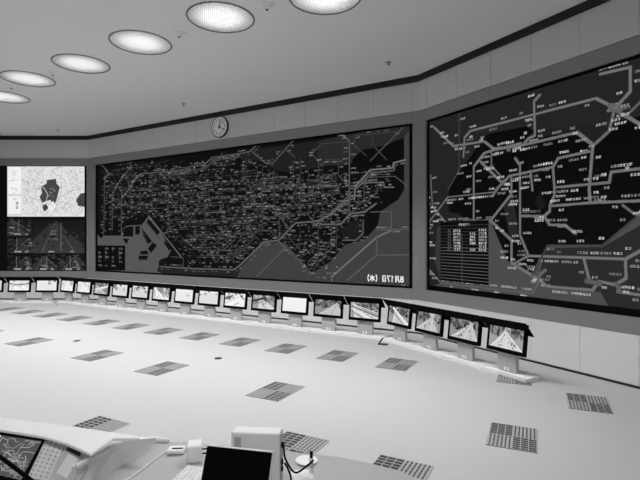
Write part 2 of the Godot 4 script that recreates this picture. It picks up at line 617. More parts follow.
func centre_map() -> Texture2D:
	var k := Canvas.new(2048, 683, 11, KX, KY, 509.0, 5)
	city(k, [53,469,122,486,323,490,617,465,716,468,797,432,894,391,1080,399,1194,386,1157,307,1114,288,1102,225,1021,199,927,144,877,203,853,220,801,214,716,149,511,144,323,308,193,283,122,285])
	k.poly([984,484,1245,499,1250,458,1225,465,1210,462,1176,451,1122,446,1097,423,1074,412,1006,415,984,412], 40)
	k.poly([700,469,753,482,984,484,984,412,927,411,894,405,843,417,797,441], 30)
	k.poly([1225,465,1255,505,1255,97,753,89,700,110,708,131,804,211,877,212,965,129,1021,162,1065,207,1122,220,1157,257,1163,289,1210,317,1225,340], 62)
	k.poly([-7,257,20,253,57,224,72,235,171,235,184,264,211,270,281,271,315,301,372,248,424,187,408,163,372,154,363,127,358,113,716,111,716,99,-7,89], 84)
	k.poly([29,486,70,461,76,413,70,249,47,275,29,349], 16)
	k.poly([180,262,236,267,236,231,180,232], 14)
	k.poly([211,266,236,266,236,251,210,251], 14)
	k.poly([247,266,271,268,271,239,247,237], 14)
	k.poly([180,224,215,223,199,204], 14)
	k.poly([277,263,332,214,311,206,289,231], 14)
	k.poly([315,291,372,245,355,233,302,277], 14)
	k.poly([336,212,356,201,327,175,311,190], 14)
	k.poly([273,180,307,183,316,171,273,169], 14)
	k.poly([264,165,313,166,307,152,265,151], 14)
	k.poly([363,148,401,161,429,148,429,132,367,132], 14)
	k.poly([394,218,424,191,415,184,391,207], 14)
	k.poly([363,125,716,130,700,104,382,102], 34)
	k.poly([31,199,193,199,193,112,29,107], 10)
	k.poly([1114,447,1176,451,1210,462,1225,453,1225,405,1125,406,1094,398,1085,424], 8)
	k.poly([1097,220,1059,220,1053,241,1077,266,1114,265,1116,235], 26)
	k.road([63,494,101,458,82,447,76,413,76,366,72,238], 78, 7, 3)
	k.road([220,499,220,471,176,439,152,416,120,382,122,256], 78, 7, 3)
	k.road([420,444,273,446,236,422,203,389,172,367,172,234], 80, 8, 3)
	k.road([372,444,488,441,511,453,571,453,603,473,716,475,750,477,778,494], 80, 7, 3)
	k.road([372,433,497,429,519,441,577,442,609,462,716,465], 68, 6, 2)
	k.road([760,476,808,439,837,439,907,495], 76, 6, 2)
	k.road([880,470,911,445], 66, 5, 0)
	k.road([990,472,962,451,985,428,985,366], 66, 5, 2)
	k.road([904,437,904,357], 60, 5, 3)
	k.road([927,443,927,397], 60, 4, 2)
	k.road([315,301,470,165], 86, 9, 0)
	k.road([298,285,372,220], 70, 6, 0)
	k.road([277,268,308,206], 60, 5, 0)
	k.road([372,131,528,129,690,131,716,146,802,213,854,218,911,266,969,269,988,272,1023,286,1062,318,1088,326], 86, 9, 2)
	k.road([479,133,479,162,424,165], 66, 6, 0)
	k.road([990,261,1052,260,1080,287,1119,290,1152,310], 90, 8, 2)
	k.road([990,286,1019,288,1063,323,1085,343], 80, 6, 2)
	k.road([1025,107,1025,123,1153,226,1192,243], 104, 7, 0)
	k.road([1072,116,1153,182], 90, 5, 0)
	k.road([1153,226,1153,182,1243,184], 88, 5, 0)
	k.road([1153,245,1243,245], 90, 4, 3)
	k.road([1192,244,1192,289,1137,289], 86, 5, 0)
	k.road([1058,219,1096,219,1116,236,1116,264], 88, 6, 2)
	k.road([853,217,877,198,778,114], 82, 6, 0)
	k.road([877,198,964,131], 76, 5, 1)
	k.road([778,249,825,246,853,220], 70, 5, 0)
	k.road([857,282,857,245], 66, 5, 0)
	k.road([874,287,874,262,894,242], 66, 5, 0)
	k.road([1051,495,1077,474,1077,292], 78, 7, 3)
	k.road([990,475,1074,472], 64, 4, 0)
	k.road([1091,485,1215,482], 64, 4, 1)
	k.road([1223,491,1136,418], 76, 5, 0)
	k.road([1091,485,1091,460,1125,431], 64, 4, 0)
	k.road([1142,489,1142,457], 60, 4, 0)
	k.road([1149,449,1180,416], 70, 4, 0)
	k.road([1091,322,1094,356,1136,395,1196,395,1198,407,1228,412], 108, 7, 2)
	k.road([1100,352,1138,387,1200,388,1201,400], 90, 5, 1)
	k.road([1091,347,1113,363,1171,362,1173,349,1198,348], 98, 6, 2)
	k.road([1119,377,1202,374,1240,343], 80, 4, 0)
	k.road([1119,376,1119,321,1085,292], 70, 5, 2)
	k.road([1155,361,1155,339,1125,315], 70, 5, 1)
	k.road([716,300,818,376,927,370], 64, 5, 2)
	k.road([617,220,685,268,738,267,797,312,860,309], 64, 5, 2)
	k.road([669,154,716,185,761,220,775,255,727,273], 64, 5, 2)
	k.road([753,319,811,317,846,287,894,286], 64, 5, 2)
	k.road([927,160,965,129,984,161,1021,194,1045,230], 64, 5, 2)
	k.road([946,123,1021,126,1039,163,990,188,953,161,946,123], 64, 5, 2)
	k.road([1006,431,1045,428,1045,386,1077,358], 64, 5, 2)
	k.road([927,329,984,369,1033,366], 64, 5, 2)
	k.road([475,226,537,189,613,189,661,154], 64, 5, 2)
	k.road([554,170,685,172,716,202], 64, 5, 2)
	k.road([604,202,645,226,685,226,731,261], 64, 5, 2)
	k.road([645,187,693,220,700,250], 64, 5, 2)
	k.road([122,342,323,335,448,246], 62, 4, 2)
	k.road([155,398,372,393,575,394,753,389,927,389], 62, 4, 2)
	k.road([188,375,554,370,797,363,1021,367], 62, 4, 2)
	k.road([323,348,617,345,825,342,1051,342], 62, 4, 2)
	k.road([396,306,677,310,894,311,1065,315], 62, 4, 2)
	k.road([457,272,669,277,797,283,959,295], 62, 4, 2)
	k.road([511,226,653,238,753,243], 62, 4, 2)
	k.road([575,431,575,201], 62, 4, 2)
	k.road([645,432,645,220], 62, 4, 2)
	k.road([484,425,484,258], 62, 4, 2)
	k.road([738,454,738,232], 62, 4, 2)
	k.road([797,435,797,260], 62, 4, 2)
	k.road([839,417,839,293], 62, 4, 2)
	k.road([927,438,927,291], 62, 4, 2)
	k.road([953,414,953,285], 62, 4, 2)
	k.road([996,416,996,305], 62, 4, 2)
	k.road([1027,408,1027,309], 62, 4, 2)
	k.road([1021,220,996,162,1021,136], 62, 4, 2)
	k.road([984,263,984,145], 62, 4, 2)
	k.road([1039,283,1039,189], 62, 4, 2)
	k.road([914,160,996,220], 62, 4, 2)
	k.road([220,429,220,311], 62, 4, 2)
	k.road([273,433,273,309], 62, 4, 2)
	k.road([333,435,333,281], 62, 4, 2)
	k.road([410,430,410,233], 62, 4, 2)
	# legend of road signs at lower left
	k.box(k.pt(31, 197).x, k.pt(31, 197).y, k.pt(193, 115).x, k.pt(193, 115).y, 9)
	var la := k.pt(31, 197); var lb := k.pt(193, 115)
	for j in 5:
		for i in 4:
			var x := la.x + (lb.x - la.x) * (0.06 + 0.24 * i); var y := la.y + (lb.y - la.y) * (0.06 + 0.19 * j)
			if (i + j * 3) % 5 != 0:
				k.words(x, y, 12.0, k.rng.randi_range(2, 3), k.rng.randi_range(95, 145))
				if j < 3:
					k.seg(Vector2(x + 8, y + 4), Vector2(x + 8, y + 26), 3.0, 95)
	# the date, mirrored as in the picture
	var dt := [1127, 118, 1223, 131]
	var d0 := k.pt(dt[0], dt[3]); var d1 := k.pt(dt[2], dt[1])
	var sun := [[0.15, 0.0, 0.85, 0.0, 0.85, 1.0, 0.15, 1.0, 0.15, 0.0], [0.15, 0.5, 0.85, 0.5]]
	var moon := [[0.2, 0.0, 0.85, 0.0, 0.85, 1.0, 0.7, 0.95], [0.25, 0.0, 0.25, 0.6, 0.05, 1.0], [0.25, 0.33, 0.85, 0.33], [0.25, 0.64, 0.85, 0.64]]
	var water := [[0.5, 0.0, 0.5, 1.0, 0.4, 0.92], [0.05, 0.3, 0.35, 0.3, 0.3, 0.55, 0.05, 0.85], [0.9, 0.2, 0.6, 0.42], [0.55, 0.35, 0.95, 0.9]]
	var seven := [[0.0, 0.0, 1.0, 0.0, 0.45, 1.0]]
	var one := [[0.25, 0.2, 0.6, 0.0, 0.6, 1.0]]
	var eight := [[0.5, 0.0, 0.9, 0.12, 0.9, 0.36, 0.5, 0.48, 0.1, 0.36, 0.1, 0.12, 0.5, 0.0], [0.5, 0.48, 0.98, 0.64, 0.98, 0.88, 0.5, 1.0, 0.02, 0.88, 0.02, 0.64, 0.5, 0.48]]
	var open := [[0.8, -0.1, 0.4, 0.25, 0.4, 0.75, 0.8, 1.1]]
	var shut := [[0.2, -0.1, 0.6, 0.25, 0.6, 0.75, 0.2, 1.1]]
	for e in [[0.03, 0.05, shut], [0.145, 0.13, water], [0.27, 0.05, open], [0.48, 0.105, sun], [0.61, 0.075, seven], [0.70, 0.05, one], [0.835, 0.115, moon], [0.96, 0.08, eight]]:
		var cw: float = (d1.x - d0.x) * e[1]
		k.strokes(d0.x + (d1.x - d0.x) * e[0] - cw / 2, d0.y, cw, d1.y - d0.y, e[2], 235, 4.4)
	k.words(d1.x - 10, d1.y + 10, 6.0, 3, 120)
	return k.texture()


func right_map() -> Texture2D:
	var k := Canvas.new(2048, 683, 30, KX, KY, 510.0, 9)
	k.poly([-7,551,499,523,499,379,444,399,363,408,272,406,189,433,150,394,77,331,77,21,-7,78], 34)
	k.poly([129,269,197,258,238,180,287,157,321,211,417,212,475,262,499,271,499,76,27,100,27,119,59,121], 74)
	k.poly([13,360,84,330,84,282,113,277,129,267,59,251,46,170,62,126,13,104], 32)
	k.poly([317,206,417,209,472,242,499,256,499,90,432,107,413,137,321,137,303,148], 40)
	k.poly([159,406,189,433,279,430,295,418,432,405,499,405,499,272,472,261,417,212,321,211,287,157,238,180,198,258,129,267,113,277,84,282,84,330,115,366], 6)
	k.poly([272,406,295,418,432,405,427,396,401,373,374,401], 30)
	k.poly([228,288,248,304,257,267,261,228,246,212,239,239], 36)
	k.poly([297,298,309,302,319,280,303,274], 22)
	k.poly([49,252,62,247,62,171,77,131,59,130,40,174], 52)
	k.road([39,477,97,425,126,423,181,420,207,399,266,401], 104, 8, 3)
	k.road([126,397,129,437,145,448,406,449,427,433], 104, 8, 1)
	k.road([272,398,283,407,296,410,296,418,294,472,306,481], 104, 8, 3)
	k.road([154,261,154,372,181,396,207,399,272,397,375,400,401,375,395,302,397,282], 104, 9, 3)
	k.road([435,425,427,392,401,373], 96, 8, 3)
	k.road([429,431,441,422], 90, 14, 0)
	k.road([438,428,458,446,458,483,413,486], 104, 8, 3)
	k.road([438,422,472,393,489,378], 104, 8, 2)
	k.road([479,432,453,411,432,425], 90, 6, 2)
	k.road([172,380,225,331], 104, 8, 2)
	k.road([199,395,199,369,221,345], 90, 6, 1)
	k.road([254,375,265,360,265,229,283,191], 100, 8, 3)
	k.road([202,307,211,320,242,343,331,348,341,362,395,365], 104, 8, 3)
	k.road([287,346,291,311], 100, 8, 3)
	k.road([331,348,334,312,427,311,430,327,472,327,493,326], 100, 8, 3)
	k.road([114,495,114,370,81,330], 66, 4, 1)
	k.road([27,370,33,298,76,258,198,258], 96, 6, 3)
	k.road([16,256,81,315,210,315,227,336], 96, 6, 3)
	k.road([17,256,22,153,60,124,290,123,307,148], 90, 5, 3)
	k.road([198,260,246,308,246,342], 104, 8, 3)
	k.road([198,258,246,220,246,177,304,149], 104, 9, 3)
	k.road([283,191,451,191,472,204,493,216], 104, 8, 3)
	k.road([283,191,248,174], 104, 7, 2)
	k.road([451,191,452,162,440,153,440,140,472,138,493,137], 104, 8, 3)
	k.road([304,149,321,138,401,139,411,154,438,150], 104, 8, 2)
	k.road([386,191,395,155,409,148], 104, 8, 2)
	k.road([265,265,314,263,325,247,353,246,372,231], 104, 8, 3)
	k.road([334,312,334,298,325,280,325,271,314,263], 104, 8, 3)
	k.road([328,280,397,281,472,279,493,278], 104, 8, 3)
	k.road([417,212,321,211,291,156], 60, 5, 1)
	k.road([417,212,475,262], 60, 5, 1)
	k.road([447,274,461,262,479,253], 90, 6, 2)
	k.road([303,146,307,159,317,167], 90, 9, 1)
	k.road([391,153,413,150], 84, 12, 1)
	k.road([438,152,443,140], 84, 10, 1)
	k.poly([273,421,280,421,280,415,273,416], 150)
	k.poly([451,332,457,332,457,327,451,327], 150)
	# beyond the frame the network goes on in the same manner
	for n in 26:
		var x := k.rng.randf_range(510, 1200); var y := k.rng.randf_range(150, 470)
		var dx := k.rng.randf_range(50, 160)
		k.road([x, y, x + dx, y, x + dx + 40, y + 40 * (1 if n % 2 else -1)], 104, 8, 2)
	k.box(0, 660, 2048, 683, 3)
		# table of road conditions
	var tb := [62, 129, 193, 258]
	var a := k.pt(tb[0], tb[3]); var b := k.pt(tb[2], tb[1])
	k.box(a.x - 3, a.y - 2, b.x, b.y, 5)
	k.words(a.x + (b.x - a.x) * 0.38, a.y + 4, 10.0, 5, 190)
	for i in range(1, 19):
		var y := a.y + (b.y - a.y) * i / 19.0
		k.seg(Vector2(a.x, y), Vector2(b.x - 2, y), 2.0, 105 if i > 7 else 60)
		if i < 10 and i > 2:
			for cl in [[0.14, 2, 90], [0.27, 4, 215], [0.62, 3, 215], [0.80, 4, 215]]:
				if k.rng.randf() < 0.9:
					k.words(a.x + (b.x - a.x) * cl[0], y - 9, 8.5, cl[1], cl[2])
	k.seg(Vector2((a.x * 0.54 + b.x * 0.46), a.y + 40), Vector2((a.x * 0.54 + b.x * 0.46), b.y), 2.0, 90)
	return k.texture()


func feed(k: Canvas, r: Array, lanes: int, vx: float, base: int) -> void:
	var p := k.pt(r[0], r[3]); var q := k.pt(r[2], r[1])
	var sz := q - p
	var v := p + sz * Vector2(vx, 0.1)
	var rg := k.rng
	for j in range(int(p.y), int(q.y)):
		var f := (j - p.y) / sz.y
		var half := sz.x * (0.04 + 0.62 * f)
		for i in range(int(p.x), int(q.x)):
			var on := absf(i - v.x) < half and f > 0.1
			k.d[j * k.w + i] = clampi((base + 16 if on else base - 4) + int(14 * f) + rg.randi_range(-9, 9), 0, 255)
	for n in 46:
		var x := p.x + sz.x * rg.randf(); var y := p.y + sz.y * rg.randf_range(0.02, 0.8)
		var g := rg.randi_range(6, 70)
		for m in 4:
			var c := (Vector2(x, y) + Vector2(rg.randf_range(-9, 9), rg.randf_range(-4, 4))).clamp(p + Vector2(6, 6), q - Vector2(6, 6))
			k.dot(c.x, c.y, rg.randf_range(1.5, 5), g)
	for n in lanes + 1:
		var e := Vector2(p.x + sz.x * (-0.15 + 1.3 * n / lanes), q.y - 2)
		var c := e
		if e.x < p.x:
			c = v.lerp(e, (p.x + 2 - v.x) / (e.x - v.x))
		elif e.x > q.x:
			c = v.lerp(e, (q.x - 2 - v.x) / (e.x - v.x))
		for m in 14:
			if rg.randf() < 0.8:
				k.seg(v.lerp(c, m / 14.0), v.lerp(c, (m + 0.8) / 14.0), 2.0 + 0.16 * m, 62 + 30 * (n % 2) + rg.randi_range(-10, 14))
	for n in 9:
		var f := rg.randf_range(0.25, 0.9)
		k.box(v.x + sz.x * rg.randf_range(-0.25, 0.25) * f, v.y + sz.y * 0.85 * f, v.x + sz.x * rg.randf_range(0.0, 0.25) * f + 3, v.y + sz.y * 0.85 * f + 4, rg.randi_range(90, 150))
	var px := p.x + sz.x * rg.randf_range(0.35, 0.6)
	k.seg(Vector2(px, p.y + sz.y * 0.1), Vector2(px, q.y - 16), 4.0, 105)
	k.words(p.x + sz.x * 0.3, q.y - 15, 10.0, 4, 205)
	k.words(p.x + sz.x * 0.72, q.y - 15, 10.0, 2, 180)


func left_feeds() -> Texture2D:
	var k := Canvas.new(2048, 683, 10, KX, KY, 509.5, 12)
	var r := {"map": [935, 306, 1223, 494], "tl": [934, 235, 1027, 302], "bl": [934, 170, 1027, 233], "main": [1029, 170, 1223, 294], "b0": [934, 105, 1027, 164], "b1": [1029, 105, 1121, 166], "b2": [1122, 105, 1223, 166]}
	var m: Array = r.map
	var p := k.pt(m[0], m[3]); var q := k.pt(m[2], m[1])
	k.box(p.x, p.y, q.x, q.y, 226)
	for n in 1500:
		var x := k.rng.randf_range(p.x, q.x - 12); var y := k.rng.randf_range(p.y + 4, q.y - 14)
		var u := Vector2.from_angle(k.rng.randf() * TAU) * k.rng.randf_range(4, 26)
		var e := (Vector2(x, y) + u).clamp(p + Vector2(3, 3), q - Vector2(3, 3))
		k.seg(Vector2(x, y), e, 1.6, k.rng.randi_range(130, 250))
	k.poly([1059,417,1080,429,1083,443,1098,445,1117,447,1117,432,1130,417,1124,391,1117,365,1106,347,1091,339,1098,369,1080,365,1065,358,1055,380,1065,395], 70)
	k.poly([1063,347,1080,354,1089,337,1072,326], 66)
	k.poly([1191,369,1208,393,1223,395,1223,343,1199,347], 66)
	k.poly([1094,358,1106,365,1117,343,1102,328,1085,335], 235)
	for l in [[0.33, 0.45, 0.47, 0.42, 0.52, 0.55, 0.50, 0.72, 0.58, 0.76], [0.60, 0.92, 0.68, 0.62, 0.80, 0.50, 0.98, 0.42], [0.28, 0.62, 0.42, 0.66, 0.46, 0.80]]:
		for c in range(0, l.size() - 2, 2):
			k.seg(p + (q - p) * Vector2(l[c], l[c + 1]), p + (q - p) * Vector2(l[c + 2], l[c + 3]), 4.0, 190)
	for n in 9:
		k.dot(p.x + (q.x - p.x) * k.rng.randf_range(0.5, 0.64), p.y + (q.y - p.y) * k.rng.randf_range(0.42, 0.6), 2.5, 190)
	var lx := p.x + (q.x - p.x) * 0.19
	k.box(p.x, p.y, lx, q.y, 214)
	k.box(p.x + 4, p.y + 4, lx - 4, p.y + (q.y - p.y) * 0.55, 242)
	k.box(p.x + 4, p.y + (q.y - p.y) * 0.59, lx - 4, q.y - 18, 240)
	for n in 26:
		k.words(p.x + k.rng.randf_range(8, 46), p.y + k.rng.randf_range(8, 200), 6.0, 3, 205)
	k.words(p.x + (lx - p.x) * 0.55, p.y + (q.y - p.y) * 0.70, 20.0, 1, 90)
	k.words(p.x + (lx - p.x) * 0.55, p.y + (q.y - p.y) * 0.78, 20.0, 1, 90)
	feed(k, r.tl, 3, 0.2, 22)
	feed(k, r.bl, 4, 0.9, 26)
	feed(k, r.main, 4, 0.42, 26)
	feed(k, r.b0, 4, 0.8, 16)
	feed(k, r.b1, 5, 0.45, 20)
	feed(k, r.b2, 4, 0.65, 18)
	# columns of feeds further along, mostly dark
	for c in 4:
		for j in 5:
			feed(k, [60 + c * 210, 110 + j * 76, 260 + c * 210, 180 + j * 76], 3, 0.5, 14)
	return k.texture()


# ---- monitors on pedestals along the wall
func road_picture(sd: int, sky: int, ground: int, trees: int, dark: int, vx: float, lanes: int, slope: float) -> ImageTexture:
	var k := Canvas.new(160, 90, sky, 1, 1, 90, sd)
	var r := k.rng
	var hz := 24.0
	k.area(PackedVector2Array([Vector2(0, hz + 6), Vector2(160, hz - 6 * slope), Vector2(160, 90), Vector2(0, 90)]), ground)
	for n in trees:
		var x := r.randf_range(0, 160); var y := hz + r.randf_range(-14, 26)
		if absf(x - vx * 160) < 16 and y > hz:
			continue
		var g := r.randi_range(dark, ground)
		for m in 7:
			k.dot(x + r.randf_range(-9, 9), y + r.randf_range(-5, 5), r.randf_range(2, 6), clampi(g + r.randi_range(-25, 25), 0, 255))
	if lanes > 0:
		var v := Vector2(vx * 160, hz + 2)
		k.area(PackedVector2Array([v + Vector2(-4, 0), v + Vector2(4, 0), Vector2(vx * 160 + 75 + slope * 60, 90), Vector2(vx * 160 - 75 + slope * 60, 90)]), mini(250, ground + 50))
		for n in lanes + 1:
			var e := Vector2(vx * 160 + slope * 60 + (float(n) / lanes - 0.5) * 150, 90)
			for m in 12:
				if n % 2 == 0 or m % 2 == 0:
					k.seg(v.lerp(e, m / 12.0), v.lerp(e, (m + 0.9) / 12.0), 0.8 + 0.22 * m, mini(255, ground + 75) if n % 2 == 0 else maxi(dark, ground - 60))
		for n in 6:
			var f := r.randf_range(0.15, 0.8)
			var e := v.lerp(Vector2(vx * 160 + slope * 60 + r.randf_range(-60, 60), 90), f)
			k.dot(e.x, e.y, 1.0 + 4.0 * f, dark + 25 if n % 2 else 248)
			k.dot(e.x + 2, e.y + 3 * f, 0.6 + 3.0 * f, ground - 30)
		# trees and buildings hanging over the road's sides
		for n in trees / 2:
			var x := r.randf_range(0, 160)
			if absf(x - vx * 160) > 30:
				for m in 5:
					k.dot(x + r.randf_range(-10, 10), r.randf_range(8, 44), r.randf_range(2, 7), clampi(r.randi_range(dark, ground), 0, 255))
	# marks that tell single pictures apart: x0, y0, x1, y1, width, grey
	var marks: Dictionary = {101: [[2, 34, 60, 44, 6, 120], [60, 44, 158, 38, 7, 110], [2, 46, 90, 56, 3, 150]], 105: [[0, 62, 150, 30, 10, 235], [0, 80, 150, 36, 5, 240]],
		108: [[40, 18, 118, 78, 4, 70], [60, 14, 140, 70, 3, 110], [8, 84, 60, 40, 5, 235]], 111: [[4, 48, 54, 30, 7, 70], [120, 26, 148, 44, 6, 110]],
		112: [[0, 50, 90, 26, 12, 70], [0, 66, 120, 40, 4, 110]], 115: [[10, 34, 150, 76, 4, 90], [6, 46, 120, 88, 4, 245], [14, 24, 156, 60, 3, 240], [8, 60, 70, 88, 3, 90]], 116: [[30, 20, 150, 84, 9, 236], [24, 34, 120, 88, 3, 90]]}
	for e in marks.get(sd, []):
		k.seg(Vector2(e[0], e[1]), Vector2(e[2], e[3]), e[4], e[5])
	for i in k.d.size():
		k.d[i] = clampi(k.d[i] + r.randi_range(-10, 10), 0, 255)
	return k.texture()


func stations() -> void:
	# sky, ground, trees, darkest, vanishing x, lanes, slope, words for the label
	var v := [
		[235, 222, 3, 170, 0.5, 0, 0.0, "cut by the photo's left edge, pale blank picture"],
		[245, 232, 4, 120, 0.2, 2, 1.5, "white picture with dark wavy band, second from the left"],
		[248, 238, 4, 120, 0.9, 0, 0.2, "white picture with dark specks at top right, third from the left"],
		[240, 228, 5, 165, 0.5, 2, 0.5, "first under the central map, pale picture, left of all others there"],
		[244, 232, 4, 170, 0.4, 2, 0.8, "second under the central map, white picture with faint road"],
		[215, 140, 16, 90, 0.1, 3, 1.3, "third under the central map, grey picture with white road"],
		[245, 225, 12, 90, 0.5, 0, 0.0, "fourth under the central map, dark patches in upper corners"],
		[240, 222, 14, 80, 0.45, 0, 0.0, "fifth under the central map, dark tree patches along the top"],
		[235, 205, 20, 80, 0.15, 3, 1.4, "sixth under the central map, trees and a dark diagonal road"],
		[250, 240, 2, 180, 0.5, 0, 0.0, "seventh under the central map, nearly blank white picture"],
		[246, 230, 7, 130, 0.7, 0, 0.2, "eighth under the central map, pale picture with grey at right"],
		[250, 235, 6, 80, 0.95, 2, -1.4, "ninth under the central map, white picture with short dark bar at left"],
		[205, 165, 24, 60, 0.3, 3, 1.2, "tenth under the central map, dark trees top left of a pale road"],
		[253, 246, 0, 220, 0.5, 0, 0.0, "eleventh under the central map, plain white picture"],
		[200, 150, 40, 40, 0.85, 2, -0.6, "twelfth under the central map, dark treetops beside white road"],
		[190, 165, 22, 50, 0.1, 4, 1.4, "last under the central map, wide road of streaks curving right"],
		[205, 160, 40, 40, 0.3, 3, 1.0, "fourth from the right end, road running down to the right"],
		[200, 150, 40, 40, 0.65, 3, -0.5, "third from the right end, lanes under dark trees"],
		[195, 150, 50, 35, 0.75, 4, -0.6, "second from the right end, curved dark lanes among buildings"],
		[205, 165, 36, 60, 0.48, 4, 0.1, "last one at the right end of the row, two roads meeting below trees"]]
	var pitch := 0.956
	# plinth outline with swelling edges between the pedestals
	var outline := func(x0: float, x1: float, round_end: bool) -> PackedVector2Array:
		var p := PackedVector2Array([Vector2(x0, -0.2), Vector2(x1, -0.2)])
		if round_end:
			for i in 9:
				var a := -PI / 2 + PI * i / 8.0
				p.append(Vector2(x1 + 0.07 * cos(a) - 0.03, (-0.13 if a < 0 else 0.10) + 0.07 * sin(a)))
			p.remove_at(1)
		for i in range(12, -1, -1):
			var x := lerpf(x0, 0.34 if round_end else x1, i / 12.0)
			p.append(Vector2(x, 0.13 + 0.075 * pow(absf(x) / 0.478, 3.0)))
		return p
	var st := newst(); slab(st, outline.call(-0.468, 0.468, false), 0.0, 0.075, 0.012)
	var plinth := done(st)
	st = newst(); slab(st, outline.call(-0.468, 0.41, true), 0.0, 0.075, 0.012)
	var plinth_end := done(st)
	st = newst()
	box(st, Vector3(0, 0.265, 0.06), Vector3(0.37, 0.38, 0.08), 0.008)
	box(st, Vector3(0, 0.50, -0.02), Vector3(0.2, 0.16, 0.06), 0.008)
	var ped := done(st)
	var tagm := box_mesh(Vector3(0.04, 0.055, 0.004), 0.001)
	var casing := box_mesh(Vector3(0.77, 0.50, 0.055), 0.008, Vector3(0, 0.25, -0.03))
	st = newst()
	box(st, Vector3(0, 0.474, 0.006), Vector3(0.77, 0.05, 0.016), 0.003)
	box(st, Vector3(0, 0.033, 0.006), Vector3(0.77, 0.066, 0.016), 0.003)
	for s in [-1.0, 1.0]:
		box(st, Vector3(s * 0.364, 0.257, 0.006), Vector3(0.042, 0.39, 0.016), 0.003)
	var bezel := done(st)
	var face := screen_mesh(Vector2(0.69, 0.40), 0, 1, 0.004)
	st = newst()
	box(st, Vector3(0, 0.0, 0.0), Vector3(0.925, 0.30, 0.014), 0.002)
	var hoodm := done(st)
	st = newst()
	box(st, Vector3(-0.035, 0.0, 0.0), Vector3(0.855, 0.30, 0.014), 0.002)
	var hood_short := done(st)
	st = newst()
	box(st, Vector3(0.05, 0.0, 0.0), Vector3(0.825, 0.30, 0.014), 0.002)
	var hood_short_left := done(st)
	var proto: Node3D
	for i in v.size():
		var e: Array = v[i]
		var at: Vector3
		var turn := 0.0
		if i < 3:
			at = on_wall(Vector2(-21, -17.58), 0, 11.50 - (2 - i) * pitch, 0, 0.95)
		elif i < 16:
			at = on_wall(A, TURN_C, 0.42 + (i - 3) * 0.945, 0, 0.95); turn = deg_to_rad(TURN_C)
		else:
			at = on_wall(B, TURN_R, 0.67 + (i - 16) * 0.89, 0, 1.03); turn = deg_to_rad(TURN_R)
		var t: Node3D
		if i == 0:
			t = thing("monitor_station", "", "monitor", at, turn)
			part("plinth", plinth, M.white, t)
			part("pedestal", ped, M.mid, t)
			for s in [-1, 1]:
				part("number_tag", tagm, M.white, t, Vector3(s * 0.032, 0.125, 0.102))
			var c := part("casing", casing, M.plastic, t, Vector3(0, 0.385, 0.14), Basis(Vector3.RIGHT, deg_to_rad(-7)))
			part("bezel", bezel, M.plastic, c)
			part("display", face, M.black, c, Vector3(0, 0.262, 0.003))
			part("hood_plate", hoodm, M.plastic, t, Vector3(0, 0.812, 0.11), Basis(Vector3.RIGHT, deg_to_rad(42)))
			proto = t
		else:
			t = proto.duplicate()
			t.name = numbered("monitor_station"); add_child(t, true)
			t.position = at; t.rotation.y = turn
			if i >= 16:
				t.scale.x = 0.89 / 0.945
		tag(t, "pedestal monitor, " + e[7], "monitor", "road camera monitors in a row along the wall")
		if i == 2:
			t.get_node("plinth").scale.x = 0.76; t.get_node("plinth").position.x = -0.11
			t.get_node("hood_plate").mesh = hood_short
		if i == 3:
			t.get_node("hood_plate").mesh = hood_short_left
		if i == v.size() - 1:
			t.get_node("plinth").mesh = plinth_end
		var tex := road_picture(100 + i, e[0], e[1], e[2], e[3], e[4], e[5], e[6])
		t.get_node("casing/display").material_override = glowing(tex, 0.95)
	# a small dark lifted lid where the two runs of plinths meet
	var lt := thing("cable_lid", "small black flap standing open on the floor where the monitor row bends", "flap", Vector3(1.33, 0, -10.0), deg_to_rad(-25))
	st = newst(); box(st, Vector3(0, 0.006, 0), Vector3(0.2, 0.012, 0.14), 0.003)
	part("base_plate", done(st), M.dark, lt)
	st = newst(); box(st, Vector3(0.0, 0.075, 0), Vector3(0.012, 0.15, 0.13), 0.003, Basis(Vector3.BACK, deg_to_rad(-35)))
	part("lid", done(st), M.plastic, lt, Vector3(-0.05, 0.0, 0))


